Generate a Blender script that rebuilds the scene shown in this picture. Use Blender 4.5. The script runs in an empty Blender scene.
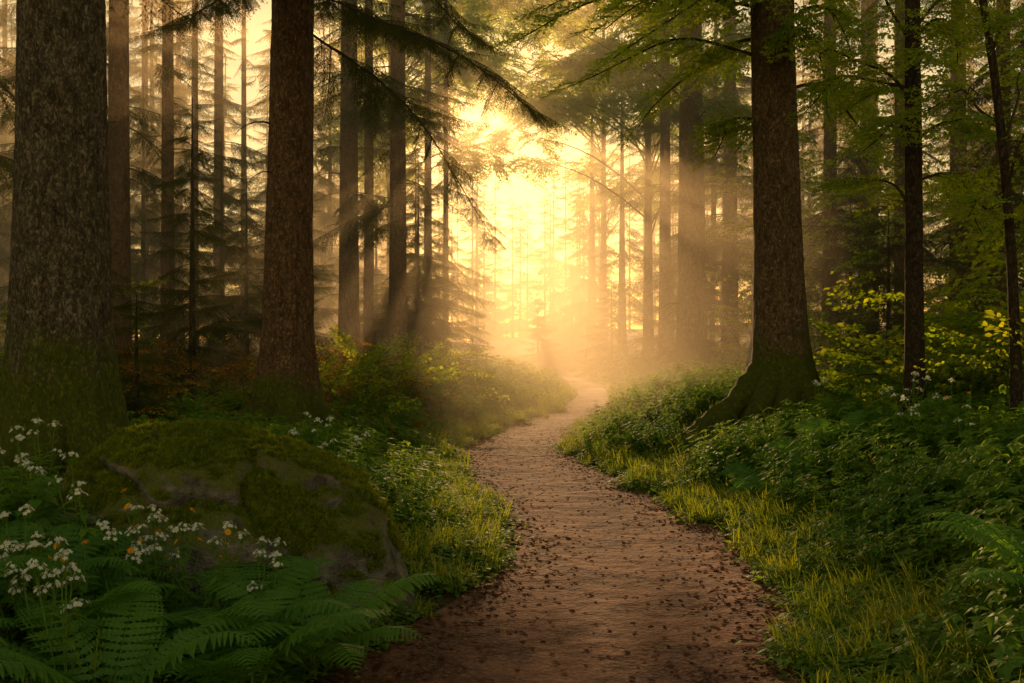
import bpy, math, numpy as np
from mathutils import Vector
rng=np.random.default_rng(7)
scene=bpy.context.scene
# ---------------------------------------------------------------- noise
def _h(ix,iy,iz):
    n=(ix.astype(np.int64)*374761393+iy.astype(np.int64)*668265263+iz.astype(np.int64)*1274126177)&0xffffffff
    n=((n^(n>>13))*1103515245)&0xffffffff
    n=(n^(n>>16))&0xffff
    return n/65535.0
def vn(x,y,z=0.0):
    x,y,z=np.broadcast_arrays(np.asarray(x,float),np.asarray(y,float),np.asarray(z,float))
    ix,iy,iz=np.floor(x),np.floor(y),np.floor(z)
    fx,fy,fz=x-ix,y-iy,z-iz
    fx=fx*fx*(3-2*fx);fy=fy*fy*(3-2*fy);fz=fz*fz*(3-2*fz)
    r=0
    for a in (0,1):
        for b in (0,1):
            for c in (0,1):
                w=(fx if a else 1-fx)*(fy if b else 1-fy)*(fz if c else 1-fz)
                r=r+w*_h(ix+a,iy+b,iz+c)
    return r*2-1
def fbm(x,y,z=0.0,o=4):
    r=0;a=1;s=0
    x=np.asarray(x,float);y=np.asarray(y,float);z=np.asarray(z,float)
    for i in range(o):
        c,q=math.cos(i*.7+.4),math.sin(i*.7+.4)
        r=r+a*vn((x*c-y*q)*2**i+i*17.3,(x*q+y*c)*2**i+i*5.1,z*2**i+i*9.7);s+=a;a*=.5
    return r/s
def sstep(a,b,x):
    t=np.clip((x-a)/(b-a),0,1);return t*t*(3-2*t)
EL=math.radians(13.5);AZ=math.radians(-2.1)
SUN=np.array([math.sin(AZ)*math.cos(EL),math.cos(AZ)*math.cos(EL),math.sin(EL)])
# places on the ground where gaps in the crowns let the sun through
TGT=np.array([(.7,6.6,0),(.2,9.4,0),(-.6,9.2,.2),(-.5,12.6,.1),(2.0,14.5,.4),(-1.6,6.1,.95),(2.7,9.8,.6),(-2.6,14.5,.9),(3.2,12,1.0),(1.2,20,.2)])
def gapdist(p):
    v=np.asarray(p)-TGT;t=v@SUN;return np.linalg.norm(v-t[:,None]*SUN,axis=1).min()
# ---------------------------------------------------------------- path / terrain
PY=np.array([-30,2,4.65,6.15,8,10,12.3,14.6,17.9,23,29.5,36,43,50,60,80,500.])
PC=np.array([.1,.1,.20,.72,.92,.60,.20,-.06,.44,1.58,2.45,2.5,2.0,1.0,-1,-5,-60.])
PW=np.array([1.2,1.2,1.22,1.02,.90,.9,.87,.8,.73,.62,.62,.72,.75,.75,.75,.7,.7])
_ty=np.linspace(-30,120,3001);_tc=np.interp(_ty,PY,PC);_tw=np.interp(_ty,PY,PW)
k=np.exp(-.5*(np.arange(-40,41)/12.)**2);k/=k.sum()
_tc=np.convolve(np.pad(_tc,40,'edge'),k,'valid');_tw=np.convolve(np.pad(_tw,40,'edge'),k,'valid')
def pcx(y): return np.interp(y,_ty,_tc)
def pw(y): return np.interp(y,_ty,_tw)
def pdist(x,y): return np.abs(x-pcx(y))-pw(y)
def base_h(x,y):
    x=np.asarray(x,float);y=np.asarray(y,float)
    d=np.abs(x-pcx(y))-pw(y);left=(x<pcx(y))
    hl=.45*sstep(0.0,2.3,d)+.02*np.clip(d-3,0,30)
    hr=.70*sstep(0.0,2.6,d)+.07*np.clip(d-2.6,0,22)
    h=np.where(left,hl,hr)
    h=h+.10*fbm(x*.5,y*.5)*sstep(0,1,d)+.035*fbm(x*2.3,y*2.3)*sstep(-.1,.5,d)
    h=h+.9*sstep(45,90,y)
    return h
def ground_h(x,y):
    d=pdist(x,y)
    return base_h(x,y)-.06*(1-sstep(-.25,-.02,d))
# ---------------------------------------------------------------- mesh helpers
def mkmesh(name,V,F_list,mats,mi=None,smooth=False):
    me=bpy.data.meshes.new(name)
    V=np.asarray(V,np.float32)
    me.vertices.add(len(V));me.vertices.foreach_set('co',V.ravel())
    loops=np.concatenate([f.ravel() for f in F_list]).astype(np.int32)
    tot=np.concatenate([np.full(len(f),f.shape[1],np.int32) for f in F_list])
    st=np.concatenate([[0],np.cumsum(tot)[:-1]]).astype(np.int32)
    me.loops.add(len(loops));me.loops.foreach_set('vertex_index',loops)
    me.polygons.add(len(tot));me.polygons.foreach_set('loop_start',st)
    me.polygons.foreach_set('loop_total',tot)
    for m in mats: me.materials.append(m)
    if mi is not None: me.polygons.foreach_set('material_index',np.asarray(mi,np.int32))
    me.polygons.foreach_set('use_smooth',np.full(len(tot),smooth))
    me.update(calc_edges=True)
    return me
class MB:
    def __init__(s): s.V=[];s.F=[];s.M=[];s.n=0
    def add(s,V,F,m=0):
        V=np.asarray(V,float).reshape(-1,3)
        f=np.asarray(F,int);s.F.append(f+s.n);s.M.append(np.full(len(f),m) if np.isscalar(m) else m)
        s.V.append(V);s.n+=len(V)
    def stamp(s,T,TF,O,A,B,C,m=0):
        O,A,B,C=[np.asarray(q,float).reshape(-1,3) for q in (O,A,B,C)]
        n=len(O);k=len(T)
        V=O[:,None]+T[None,:,0:1]*A[:,None]+T[None,:,1:2]*B[:,None]+T[None,:,2:3]*C[:,None]
        TF=np.asarray(TF)
        F=(TF[None]+(np.arange(n)*k)[:,None,None]).reshape(-1,TF.shape[1])
        s.add(V,F,m)
    def tube(s,P,R,seg=6,m=0):
        P=np.asarray(P,float);R=np.broadcast_to(np.asarray(R,float),(len(P),))
        T=np.gradient(P,axis=0);T/=np.linalg.norm(T,axis=1)[:,None]+1e-9
        ref=np.array([[0,0,1.]])
        if (np.abs(T[:,2])>.9).any(): ref=np.tile([[1.,.3,0]],(len(P),1))
        B=np.cross(T,ref);B/=np.linalg.norm(B,axis=1)[:,None]+1e-9
        N=np.cross(B,T)
        a=np.linspace(0,2*np.pi,seg,endpoint=False)
        V=P[:,None]+R[:,None,None]*(np.cos(a)[None,:,None]*B[:,None]+np.sin(a)[None,:,None]*N[:,None])
        i=np.arange(len(P)-1)[:,None]*seg;j=np.arange(seg)[None];j2=(j+1)%seg
        F=np.stack([i+j,i+j2,i+seg+j2,i+seg+j],-1).reshape(-1,4)
        s.add(V.reshape(-1,3),F,m)
    def merge(s,o,loc,yaw,sc,mmap=None):
        V=np.concatenate(o.V)*sc;c,q=math.cos(yaw),math.sin(yaw)
        V=np.stack([V[:,0]*c-V[:,1]*q,V[:,0]*q+V[:,1]*c,V[:,2]],1)+np.asarray(loc)
        s.V.append(V)
        for f,m in zip(o.F,o.M):
            s.F.append(f+s.n);s.M.append(m if mmap is None else np.asarray(mmap)[m])
        s.n+=len(V)
    def mesh(s,name,mats,smooth=False):
        return mkmesh(name,np.concatenate(s.V),s.F,mats,np.concatenate(s.M),smooth)
def obj(name,me,loc=(0,0,0),parent=None,link=True):
    o=bpy.data.objects.new(name,me);o.location=loc
    if parent: o.parent=parent
    if link: scene.collection.objects.link(o)
    return o
def nrm(v): 
    v=np.asarray(v,float);return v/(np.linalg.norm(v,axis=-1,keepdims=True)+1e-9)
def oval(profile,fold=.15,curl=.15):
    V=[(0,0,0)];F=[]
    for t,w in profile:
        z=-curl*t*t
        V+=[(t,-w,z+fold*w),(t,0,z),(t,w,z+fold*w)]
    V.append((1,0,-curl));n=len(profile)
    F.append((0,1,2));F.append((0,2,3))
    for i in range(n-1):
        a=1+3*i;b=a+3
        F+=[(a,b,b+1),(a,b+1,a+1),(a+1,b+1,b+2),(a+1,b+2,a+2)]
    a=1+3*(n-1);e=len(V)-1
    F+=[(a,e,a+1),(a+1,e,a+2)]
    return np.array(V,float),np.array(F)
LEAF=oval([(.2,.2),(.45,.3),(.75,.18)])
LEAFLO=oval([(.4,.3)])
NETTLE=oval([(.12,.22),(.3,.33),(.5,.27),(.75,.14)],fold=.25,curl=.3)
PINNA=oval([(.05,.10),(.3,.12),(.65,.08)],fold=.1,curl=.12)
def palm():
    V=[(0,0,0)];ang=[-150,-125,-100,-62,-45,-22,0,22,45,62,100,125,150]
    rad=[.25,.55,.4,.8,.5,.6,1.0,.6,.5,.8,.4,.55,.25]
    for a,r in zip(ang,rad):
        V.append((r*math.cos(math.radians(a)),r*math.sin(math.radians(a)),-.15*r*r))
    return np.array(V,float),np.array([(0,i,i+1) for i in range(1,13)])
PALM=palm()
TRI=(np.array([(0,-.5,0),(0,.5,0),(1,0,0)],float),np.array([(0,1,2)]))
# ---------------------------------------------------------------- materials
def newmat(name):
    m=bpy.data.materials.new(name);m.use_nodes=True
    nt=m.node_tree;nt.nodes.clear();return m,nt,nt.nodes,nt.links
def leafmat(name,col,col2,trans=.45,tcol=None,gloss=.04):
    m,nt,N,L=newmat(name)
    out=N.new('ShaderNodeOutputMaterial')
    oi=N.new('ShaderNodeObjectInfo');geo=N.new('ShaderNodeNewGeometry')
    no=N.new('ShaderNodeTexNoise');no.inputs['Scale'].default_value=1.3;no.inputs['Detail'].default_value=1
    L.new(geo.outputs['Position'],no.inputs['Vector'])
    ad=N.new('ShaderNodeMath');ad.operation='ADD';L.new(oi.outputs['Random'],ad.inputs[0]);L.new(no.outputs['Fac'],ad.inputs[1])
    ri=N.new('ShaderNodeMath');ri.operation='ADD';L.new(ad.outputs[0],ri.inputs[0]);L.new(geo.outputs['Random Per Island'],ri.inputs[1])
    mr=N.new('ShaderNodeMapRange');mr.inputs[1].default_value=.7;mr.inputs[2].default_value=2.3;L.new(ri.outputs[0],mr.inputs[0])
    mx=N.new('ShaderNodeMix');mx.data_type='RGBA';mx.inputs[6].default_value=(*col,1);mx.inputs[7].default_value=(*col2,1)
    L.new(mr.outputs[0],mx.inputs[0])
    di=N.new('ShaderNodeBsdfDiffuse');L.new(mx.outputs[2],di.inputs[0])
    tr=N.new('ShaderNodeBsdfTranslucent')
    mu=N.new('ShaderNodeMix');mu.data_type='RGBA';mu.blend_type='MULTIPLY';mu.inputs[0].default_value=1
    L.new(mx.outputs[2],mu.inputs[6]);mu.inputs[7].default_value=(*(tcol or (2.4,2.1,.8)),1);L.new(mu.outputs[2],tr.inputs[0])
    a=N.new('ShaderNodeMixShader');a.inputs[0].default_value=trans;L.new(di.outputs[0],a.inputs[1]);L.new(tr.outputs[0],a.inputs[2])
    if gloss>0:
        g=N.new('ShaderNodeBsdfGlossy');g.inputs['Roughness'].default_value=.45;g.inputs[0].default_value=(.8,.8,.8,1)
        b=N.new('ShaderNodeMixShader');b.inputs[0].default_value=gloss;L.new(a.outputs[0],b.inputs[1]);L.new(g.outputs[0],b.inputs[2]);a=b
    L.new(a.outputs[0],out.inputs[0]);return m
M_herb=leafmat('herb_leaf',(.075,.175,.016),(.16,.26,.022),gloss=.02)
M_fern=leafmat('fern_leaf',(.09,.22,.035),(.16,.30,.045),gloss=.02)
M_grass=leafmat('grass_blade',(.11,.19,.016),(.24,.27,.025),gloss=.02)
M_beech=leafmat('beech_leaf',(.12,.22,.012),(.24,.28,.015),.6,gloss=.02)
M_needle=leafmat('spruce_needle',(.04,.07,.015),(.09,.11,.018),.38,(2.4,1.8,.6),0)
M_bracken=leafmat('bracken_leaf',(.20,.12,.015),(.30,.20,.02),.5,(1.8,1.4,.6),0)
M_moss=leafmat('moss_blade',(.07,.12,.012),(.24,.26,.02),.35,None,0)
M_litter=leafmat('litter_leaf',(.07,.03,.017),(.22,.10,.045),.15,(1.3,1.1,.8),0)
M_petal=leafmat('white_petal',(.7,.7,.66),(.8,.8,.76),.3,(1.1,1.1,1.0),0)
M_yellow=leafmat('yellow_floret',(.75,.32,.02),(.8,.42,.04),.2,(1.1,1.,.9),0)
def barkmat(name,dark,light,moss_h=1.0,scale=1.0,moss=(.11,.125,.012)):
    m,nt,N,L=newmat(name)
    out=N.new('ShaderNodeOutputMaterial');bs=N.new('ShaderNodeBsdfPrincipled');bs.inputs['Roughness'].default_value=.95
    bs.inputs['Specular IOR Level'].default_value=.15
    tc=N.new('ShaderNodeTexCoord');mp=N.new('ShaderNodeMapping');mp.inputs['Scale'].default_value=(1,1,.42)
    L.new(tc.outputs['Object'],mp.inputs[0])
    n1=N.new('ShaderNodeTexNoise');n1.inputs['Scale'].default_value=17*scale;n1.inputs['Detail'].default_value=9;n1.inputs['Roughness'].default_value=.7
    L.new(mp.outputs[0],n1.inputs['Vector'])
    vo=N.new('ShaderNodeTexVoronoi');vo.feature='DISTANCE_TO_EDGE';vo.inputs['Scale'].default_value=38*scale
    nd=N.new('ShaderNodeMix');nd.data_type='RGBA';nd.inputs[0].default_value=.16
    L.new(mp.outputs[0],nd.inputs[6]);L.new(n1.outputs['Color'],nd.inputs[7]);L.new(nd.outputs[2],vo.inputs['Vector'])
    n2=N.new('ShaderNodeTexNoise');n2.inputs['Scale'].default_value=3.1;n2.inputs['Detail'].default_value=6
    L.new(tc.outputs['Object'],n2.inputs['Vector'])
    cr=N.new('ShaderNodeValToRGB');cr.color_ramp.elements[0].position=.35;cr.color_ramp.elements[0].color=(*dark,1)
    cr.color_ramp.elements[1].position=.68;cr.color_ramp.elements[1].color=(*light,1)
    L.new(n1.outputs['Fac'],cr.inputs[0])
    ed=N.new('ShaderNodeMapRange');ed.inputs[1].default_value=0;ed.inputs[2].default_value=.16;ed.inputs[3].default_value=.5;L.new(vo.outputs['Distance'],ed.inputs[0])
    mul=N.new('ShaderNodeMix');mul.data_type='RGBA';mul.blend_type='MULTIPLY';mul.inputs[0].default_value=1
    L.new(cr.outputs[0],mul.inputs[6]);L.new(ed.outputs[0],mul.inputs[7])
    n3=N.new('ShaderNodeTexNoise');n3.inputs['Scale'].default_value=22;n3.inputs['Detail'].default_value=4
    L.new(tc.outputs['Object'],n3.inputs['Vector'])
    li=N.new('ShaderNodeMapRange');li.inputs[1].default_value=.58;li.inputs[2].default_value=.68;li.inputs[4].default_value=.5;L.new(n3.outputs['Fac'],li.inputs[0])
    lm=N.new('ShaderNodeMix');lm.data_type='RGBA';lm.inputs[7].default_value=(light[0]*1.4,light[1]*1.5,light[2]*1.4,1)
    L.new(li.outputs[0],lm.inputs[0]);L.new(mul.outputs[2],lm.inputs[6])
    sx=N.new('ShaderNodeSeparateXYZ');L.new(tc.outputs['Object'],sx.inputs[0])
    mh=N.new('ShaderNodeMapRange');mh.inputs[1].default_value=0;mh.inputs[2].default_value=moss_h;mh.inputs[3].default_value=1.25;mh.inputs[4].default_value=-.1
    L.new(sx.outputs[2],mh.inputs[0])
    ma=N.new('ShaderNodeMath');ma.operation='ADD';L.new(mh.outputs[0],ma.inputs[0]);L.new(n2.outputs['Fac'],ma.inputs[1])
    mf=N.new('ShaderNodeMapRange');mf.inputs[1].default_value=.85;mf.inputs[2].default_value=1.15;L.new(ma.outputs[0],mf.inputs[0])
    mc=N.new('ShaderNodeMix');mc.data_type='RGBA';mc.inputs[6].default_value=(moss[0]*.4,moss[1]*.5,moss[2],1);mc.inputs[7].default_value=(*[c*1.7 for c in moss],1)
    L.new(n3.outputs['Fac'],mc.inputs[0])
    mm=N.new('ShaderNodeMix');mm.data_type='RGBA';L.new(mf.outputs[0],mm.inputs[0]);L.new(lm.outputs[2],mm.inputs[6]);L.new(mc.outputs[2],mm.inputs[7])
    L.new(mm.outputs[2],bs.inputs['Base Color'])
    hs=N.new('ShaderNodeMath');hs.operation='MULTIPLY_ADD';L.new(n1.outputs['Fac'],hs.inputs[0]);hs.inputs[1].default_value=1.4;L.new(ed.outputs[0],hs.inputs[2])
    bu=N.new('ShaderNodeBump');bu.inputs['Strength'].default_value=.9;bu.inputs['Distance'].default_value=.025;L.new(hs.outputs[0],bu.inputs['Height'])
    L.new(bu.outputs[0],bs.inputs['Normal']);L.new(bs.outputs[0],out.inputs[0]);return m
M_bark1=barkmat('old_mossy_bark',(.08,.06,.042),(.29,.235,.17),1.9)
M_bark2=barkmat('spruce_bark',(.12,.07,.042),(.34,.205,.125),1.1)
M_bark3=barkmat('beech_bark',(.12,.08,.05),(.32,.22,.135),1.5)
M_twig=barkmat('twig_bark',(.05,.035,.025),(.11,.08,.055),.01)
def flatbark():
    m,nt,N,L=newmat('branch_wood');out=N.new('ShaderNodeOutputMaterial');d=N.new('ShaderNodeBsdfDiffuse');d.inputs[0].default_value=(.07,.05,.035,1)
    L.new(d.outputs[0],out.inputs[0]);return m
M_wood=flatbark()
def soilmat(name,c1,c2,c3,bump=.03,sc=1.0,big=2.5,fine=1.0):
    m,nt,N,L=newmat(name)
    out=N.new('ShaderNodeOutputMaterial');bs=N.new('ShaderNodeBsdfPrincipled');bs.inputs['Roughness'].default_value=.95
    bs.inputs['Specular IOR Level'].default_value=.12
    tc=N.new('ShaderNodeTexCoord')
    n1=N.new('ShaderNodeTexNoise');n1.inputs['Scale'].default_value=1.6*sc;n1.inputs['Detail'].default_value=10;n1.inputs['Roughness'].default_value=.72
    n2=N.new('ShaderNodeTexNoise');n2.inputs['Scale'].default_value=38*sc;n2.inputs['Detail'].default_value=5
    n3=N.new('ShaderNodeTexNoise');n3.inputs['Scale'].default_value=6*sc;n3.inputs['Detail'].default_value=7
    for q in (n1,n2,n3): L.new(tc.outputs['Object'],q.inputs['Vector'])
    cr=N.new('ShaderNodeValToRGB');e=cr.color_ramp.elements
    e[0].position=.40;e[0].color=(*c1,1);e[1].position=.60;e[1].color=(*c2,1)
    L.new(n1.outputs['Fac'],cr.inputs[0])
    mx=N.new('ShaderNodeMix');mx.data_type='RGBA';mx.inputs[7].default_value=(*c3,1)
    mr=N.new('ShaderNodeMapRange');mr.inputs[1].default_value=.5;mr.inputs[2].default_value=.7;mr.inputs[4].default_value=.6;L.new(n2.outputs['Fac'],mr.inputs[0])
    L.new(mr.outputs[0],mx.inputs[0]);L.new(cr.outputs[0],mx.inputs[6]);L.new(mx.outputs[2],bs.inputs['Base Color'])
    a=N.new('ShaderNodeMath');a.operation='MULTIPLY_ADD';a.inputs[1].default_value=fine;L.new(n2.outputs['Fac'],a.inputs[0]);L.new(n1.outputs['Fac'],a.inputs[2])
    a2=N.new('ShaderNodeMath');a2.operation='MULTIPLY_ADD';a2.inputs[1].default_value=big;L.new(n3.outputs['Fac'],a2.inputs[0]);L.new(a.outputs[0],a2.inputs[2])
    bu=N.new('ShaderNodeBump');bu.inputs['Strength'].default_value=.8;bu.inputs['Distance'].default_value=bump;L.new(a2.outputs[0],bu.inputs['Height'])
    L.new(bu.outputs[0],bs.inputs['Normal']);L.new(bs.outputs[0],out.inputs[0]);return m
M_soil=soilmat('forest_soil',(.045,.028,.014),(.06,.06,.016),(.10,.055,.022))
M_path=soilmat('dirt_path_soil',(.065,.028,.019),(.20,.092,.06),(.27,.14,.098),.022,1.0,2.5,.8)
def rockmat():
    m,nt,N,L=newmat('mossy_rock')
    out=N.new('ShaderNodeOutputMaterial');bs=N.new('ShaderNodeBsdfPrincipled');bs.inputs['Roughness'].default_value=.85
    tc=N.new('ShaderNodeTexCoord');geo=N.new('ShaderNodeNewGeometry')
    n1=N.new('ShaderNodeTexNoise');n1.inputs['Scale'].default_value=5;n1.inputs['Detail'].default_value=10;n1.inputs['Roughness'].default_value=.7
    n2=N.new('ShaderNodeTexNoise');n2.inputs['Scale'].default_value=60;n2.inputs['Detail'].default_value=4
    n3=N.new('ShaderNodeTexNoise');n3.inputs['Scale'].default_value=2.6;n3.inputs['Detail'].default_value=8;n3.inputs['Roughness'].default_value=.65
    for q in (n1,n2,n3): L.new(tc.outputs['Object'],q.inputs['Vector'])
    cr=N.new('ShaderNodeValToRGB');e=cr.color_ramp.elements;e[0].position=.38;e[0].color=(.06,.05,.042,1);e[1].position=.65;e[1].color=(.38,.33,.27,1)
    L.new(n1.outputs['Fac'],cr.inputs[0])
    sx=N.new('ShaderNodeSeparateXYZ');L.new(geo.outputs['Normal'],sx.inputs[0])
    a=N.new('ShaderNodeMath');a.operation='MULTIPLY_ADD';a.inputs[1].default_value=.8;L.new(sx.outputs[2],a.inputs[0]);L.new(n3.outputs['Fac'],a.inputs[2])
    mf=N.new('ShaderNodeMapRange');mf.inputs[1].default_value=.74;mf.inputs[2].default_value=.92;L.new(a.outputs[0],mf.inputs[0])
    mc=N.new('ShaderNodeMix');mc.data_type='RGBA';mc.inputs[6].default_value=(.05,.07,.008,1);mc.inputs[7].default_value=(.23,.24,.022,1);L.new(n2.outputs['Fac'],mc.inputs[0])
    mm=N.new('ShaderNodeMix');mm.data_type='RGBA';L.new(mf.outputs[0],mm.inputs[0]);L.new(cr.outputs[0],mm.inputs[6]);L.new(mc.outputs[2],mm.inputs[7])
    L.new(mm.outputs[2],bs.inputs['Base Color'])
    hs=N.new('ShaderNodeMath');hs.operation='ADD';L.new(n1.outputs['Fac'],hs.inputs[0]);L.new(n2.outputs['Fac'],hs.inputs[1])
    bu=N.new('ShaderNodeBump');bu.inputs['Strength'].default_value=1;bu.inputs['Distance'].default_value=.05;L.new(hs.outputs[0],bu.inputs['Height'])
    L.new(bu.outputs[0],bs.inputs['Normal']);L.new(bs.outputs[0],out.inputs[0]);return m
M_rock=rockmat()
# ---------------------------------------------------------------- scatter via GN
_ng={}
def nodegroup(coll):
    if coll.name in _ng: return _ng[coll.name]
    g=bpy.data.node_groups.new('scatter_'+coll.name,'GeometryNodeTree')
    g.interface.new_socket('Geometry',in_out='INPUT',socket_type='NodeSocketGeometry')
    g.interface.new_socket('Geometry',in_out='OUTPUT',socket_type='NodeSocketGeometry')
    N,L=g.nodes,g.links
    gi=N.new('NodeGroupInput');go=N.new('NodeGroupOutput')
    ci=N.new('GeometryNodeCollectionInfo');ci.inputs['Collection'].default_value=coll
    ci.inputs['Separate Children'].default_value=True;ci.inputs['Reset Children'].default_value=True
    ip=N.new('GeometryNodeInstanceOnPoints');ip.inputs['Pick Instance'].default_value=True
    def att(n,t):
        a=N.new('GeometryNodeInputNamedAttribute');a.data_type=t;a.inputs['Name'].default_value=n;return a.outputs['Attribute']
    L.new(gi.outputs[0],ip.inputs['Points']);L.new(ci.outputs[0],ip.inputs['Instance'])
    L.new(att('vid','INT'),ip.inputs['Instance Index'])
    er=N.new('FunctionNodeEulerToRotation');L.new(att('rot','FLOAT_VECTOR'),er.inputs[0]);L.new(er.outputs[0],ip.inputs['Rotation'])
    L.new(att('scl','FLOAT_VECTOR'),ip.inputs['Scale'])
    L.new(ip.outputs[0],go.inputs[0])
    _ng[coll.name]=g;return g
def scatter(name,P,R,S,V,coll,loc=(0,0,0),parent=None):
    P=np.asarray(P,np.float32);n=len(P)
    me=bpy.data.meshes.new(name);me.vertices.add(n);me.vertices.foreach_set('co',P.ravel())
    S=np.asarray(S,np.float32)
    if S.ndim==1: S=np.repeat(S[:,None],3,1)
    me.attributes.new('rot','FLOAT_VECTOR','POINT').data.foreach_set('vector',np.asarray(R,np.float32).ravel())
    me.attributes.new('scl','FLOAT_VECTOR','POINT').data.foreach_set('vector',S.ravel())
    me.attributes.new('vid','INT','POINT').data.foreach_set('value',np.asarray(V,np.int32))
    me.update()
    o=obj(name,me,loc,parent)
    md=o.modifiers.new('scatter','NODES');md.node_group=nodegroup(coll);return o
def coll(name,meshes):
    c=bpy.data.collections.new(name)
    for i,m in enumerate(meshes):
        o=bpy.data.objects.new(f'{name}_{i:02d}',m);c.objects.link(o)
    return c
def U(a,b,n=None): return rng.uniform(a,b,n)
# ---------------------------------------------------------------- plant meshes
def frame(A,up=(0,0,1)):
    A=nrm(A);B=nrm(np.cross(np.broadcast_to(up,A.shape),A));C=np.cross(A,B);return A,B,C
def spruce_branch(L=2.2,seed=0,dens=1.0,droop=.35,needle=.038,nw=.0105):
    r=np.random.default_rng(seed);b=MB()
    t=np.linspace(0,1,14)
    ax=np.stack([L*t,.06*L*np.sin(t*3+seed),L*(.10*t-droop*t**1.7+.10*t**4)],1)
    b.tube(ax,.016*(1-t*.85),5,1)
    segs=[]
    for i in range(13): segs.append((ax[i],ax[i+1]))
    n=int(34*L/2.2*dens)
    for i in range(n):
        for s in (-1,1):
            tt=.10+.9*(i+r.random())/n
            p=np.array([np.interp(tt,t,ax[:,k]) for k in range(3)])
            ln=(.62*(1-tt)**.75*min(1,tt*5+.3)+.08)*r.uniform(.55,1.1)*L/2.2
            a=math.radians(r.uniform(45,68))*s
            d=nrm([math.cos(a),math.sin(a),-r.uniform(.25,1.0)])
            m=4;pts=[p+d*ln*q/m+np.array([0,0,-.35*ln*(q/m)**2]) for q in range(m+1)]
            for q in range(m): segs.append((pts[q],pts[q+1]))
            ns=max(2,int(ln/.075))
            for j in range(ns):
                u=(j+.5)/ns;q=min(m-1,int(u*m));pp=pts[q]+(pts[q+1]-pts[q])*(u*m-q)
                for s2 in (-1,1):
                    a2=a+s2*math.radians(r.uniform(35,60))
                    l2=ln*.36*(1-u*.6)*r.uniform(.6,1.2)
                    d2=nrm([math.cos(a2),math.sin(a2),-r.uniform(.3,1.5)])
                    segs.append((pp,pp+d2*l2))
    S0=np.array([s[0] for s in segs]);S1=np.array([s[1] for s in segs]);D=S1-S0;ln=np.linalg.norm(D,axis=1)
    A,B,C=frame(D)
    b.stamp(*TRI,S0,D,B*.005,C,1)
    cnt=np.maximum(1,(ln*62).astype(int));idx=np.repeat(np.arange(len(ln)),cnt);u=r.random(len(idx))
    P=S0[idx]+D[idx]*u[:,None];ph=r.uniform(0,2*np.pi,len(idx))
    dirn=nrm(A[idx]*.75+np.cos(ph)[:,None]*B[idx]*.8+np.sin(ph)[:,None]*C[idx]*.6)
    A2,B2,C2=frame(dirn+1e-4,nrm(r.normal(0,1,dirn.shape)))
    nl=needle*r.uniform(.7,1.2,len(idx))[:,None]
    b.stamp(*TRI,P,A2*nl,B2*nw,C2,0)
    return b.mesh('spruce_branch',[M_needle,M_wood])
C_spruce=coll('spruce_branch',[spruce_branch(2.2,1,1,.35),spruce_branch(2.2,2,.9,.5),spruce_branch(2.0,3,1,.2),spruce_branch(1.6,4,.7,.45)])
def beech_spray(seed,L=1.0,mat=None,leaf=.08,n=11,T=LEAF):
    r=np.random.default_rng(seed);b=MB();t=np.linspace(0,1,8)
    ax=np.stack([L*t,.08*np.sin(4*t+seed),-.18*t*t*L+.05*np.sin(5*t)],1);b.tube(ax,.006*(1-.8*t),4,1)
    O=[];A=[]
    for i in range(n):
        s=1 if i%2 else -1;tt=.1+.88*i/n
        p=np.array([np.interp(tt,t,ax[:,k]) for k in range(3)])
        a=s*math.radians(r.uniform(35,60));ln=L*.6*(1-tt*.75)*r.uniform(.7,1.1)
        d=np.array([math.cos(a),math.sin(a),r.uniform(-.3,.12)])
        P=np.array([p+d*ln*q-np.array([0,0,.1*ln*q*q]) for q in np.linspace(0,1,4)])
        b.tube(P,[.003,.0025,.002,.001],3,1)
        m=max(3,int(ln/.042))
        for j in range(m+1):
            q=(j+.4)/(m+.4);s2=1 if j%2 else -1;a2=a+s2*math.radians(r.uniform(30,65)) if j<m else a
            O.append(p+d*ln*q);A.append([math.cos(a2),math.sin(a2),r.uniform(-.9,.1)])
    O=np.array(O);A=np.array(A);up=nrm(np.stack([r.uniform(-1,1,len(O)),r.uniform(-1,1,len(O)),np.ones(len(O))],1))
    A,B,C=frame(A,up);s=leaf*r.uniform(.6,1.15,len(O))[:,None]
    b.stamp(*T,O,A*s,B*s*1.2,C*s,0)
    return b.mesh('beech_spray',[mat or M_beech,M_wood])
C_beech=coll('beech_spray',[beech_spray(i) for i in range(1,5)])
C_gold=coll('golden_spray',[beech_spray(i,.8,M_bracken,.05,12) for i in range(8,10)])
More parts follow.
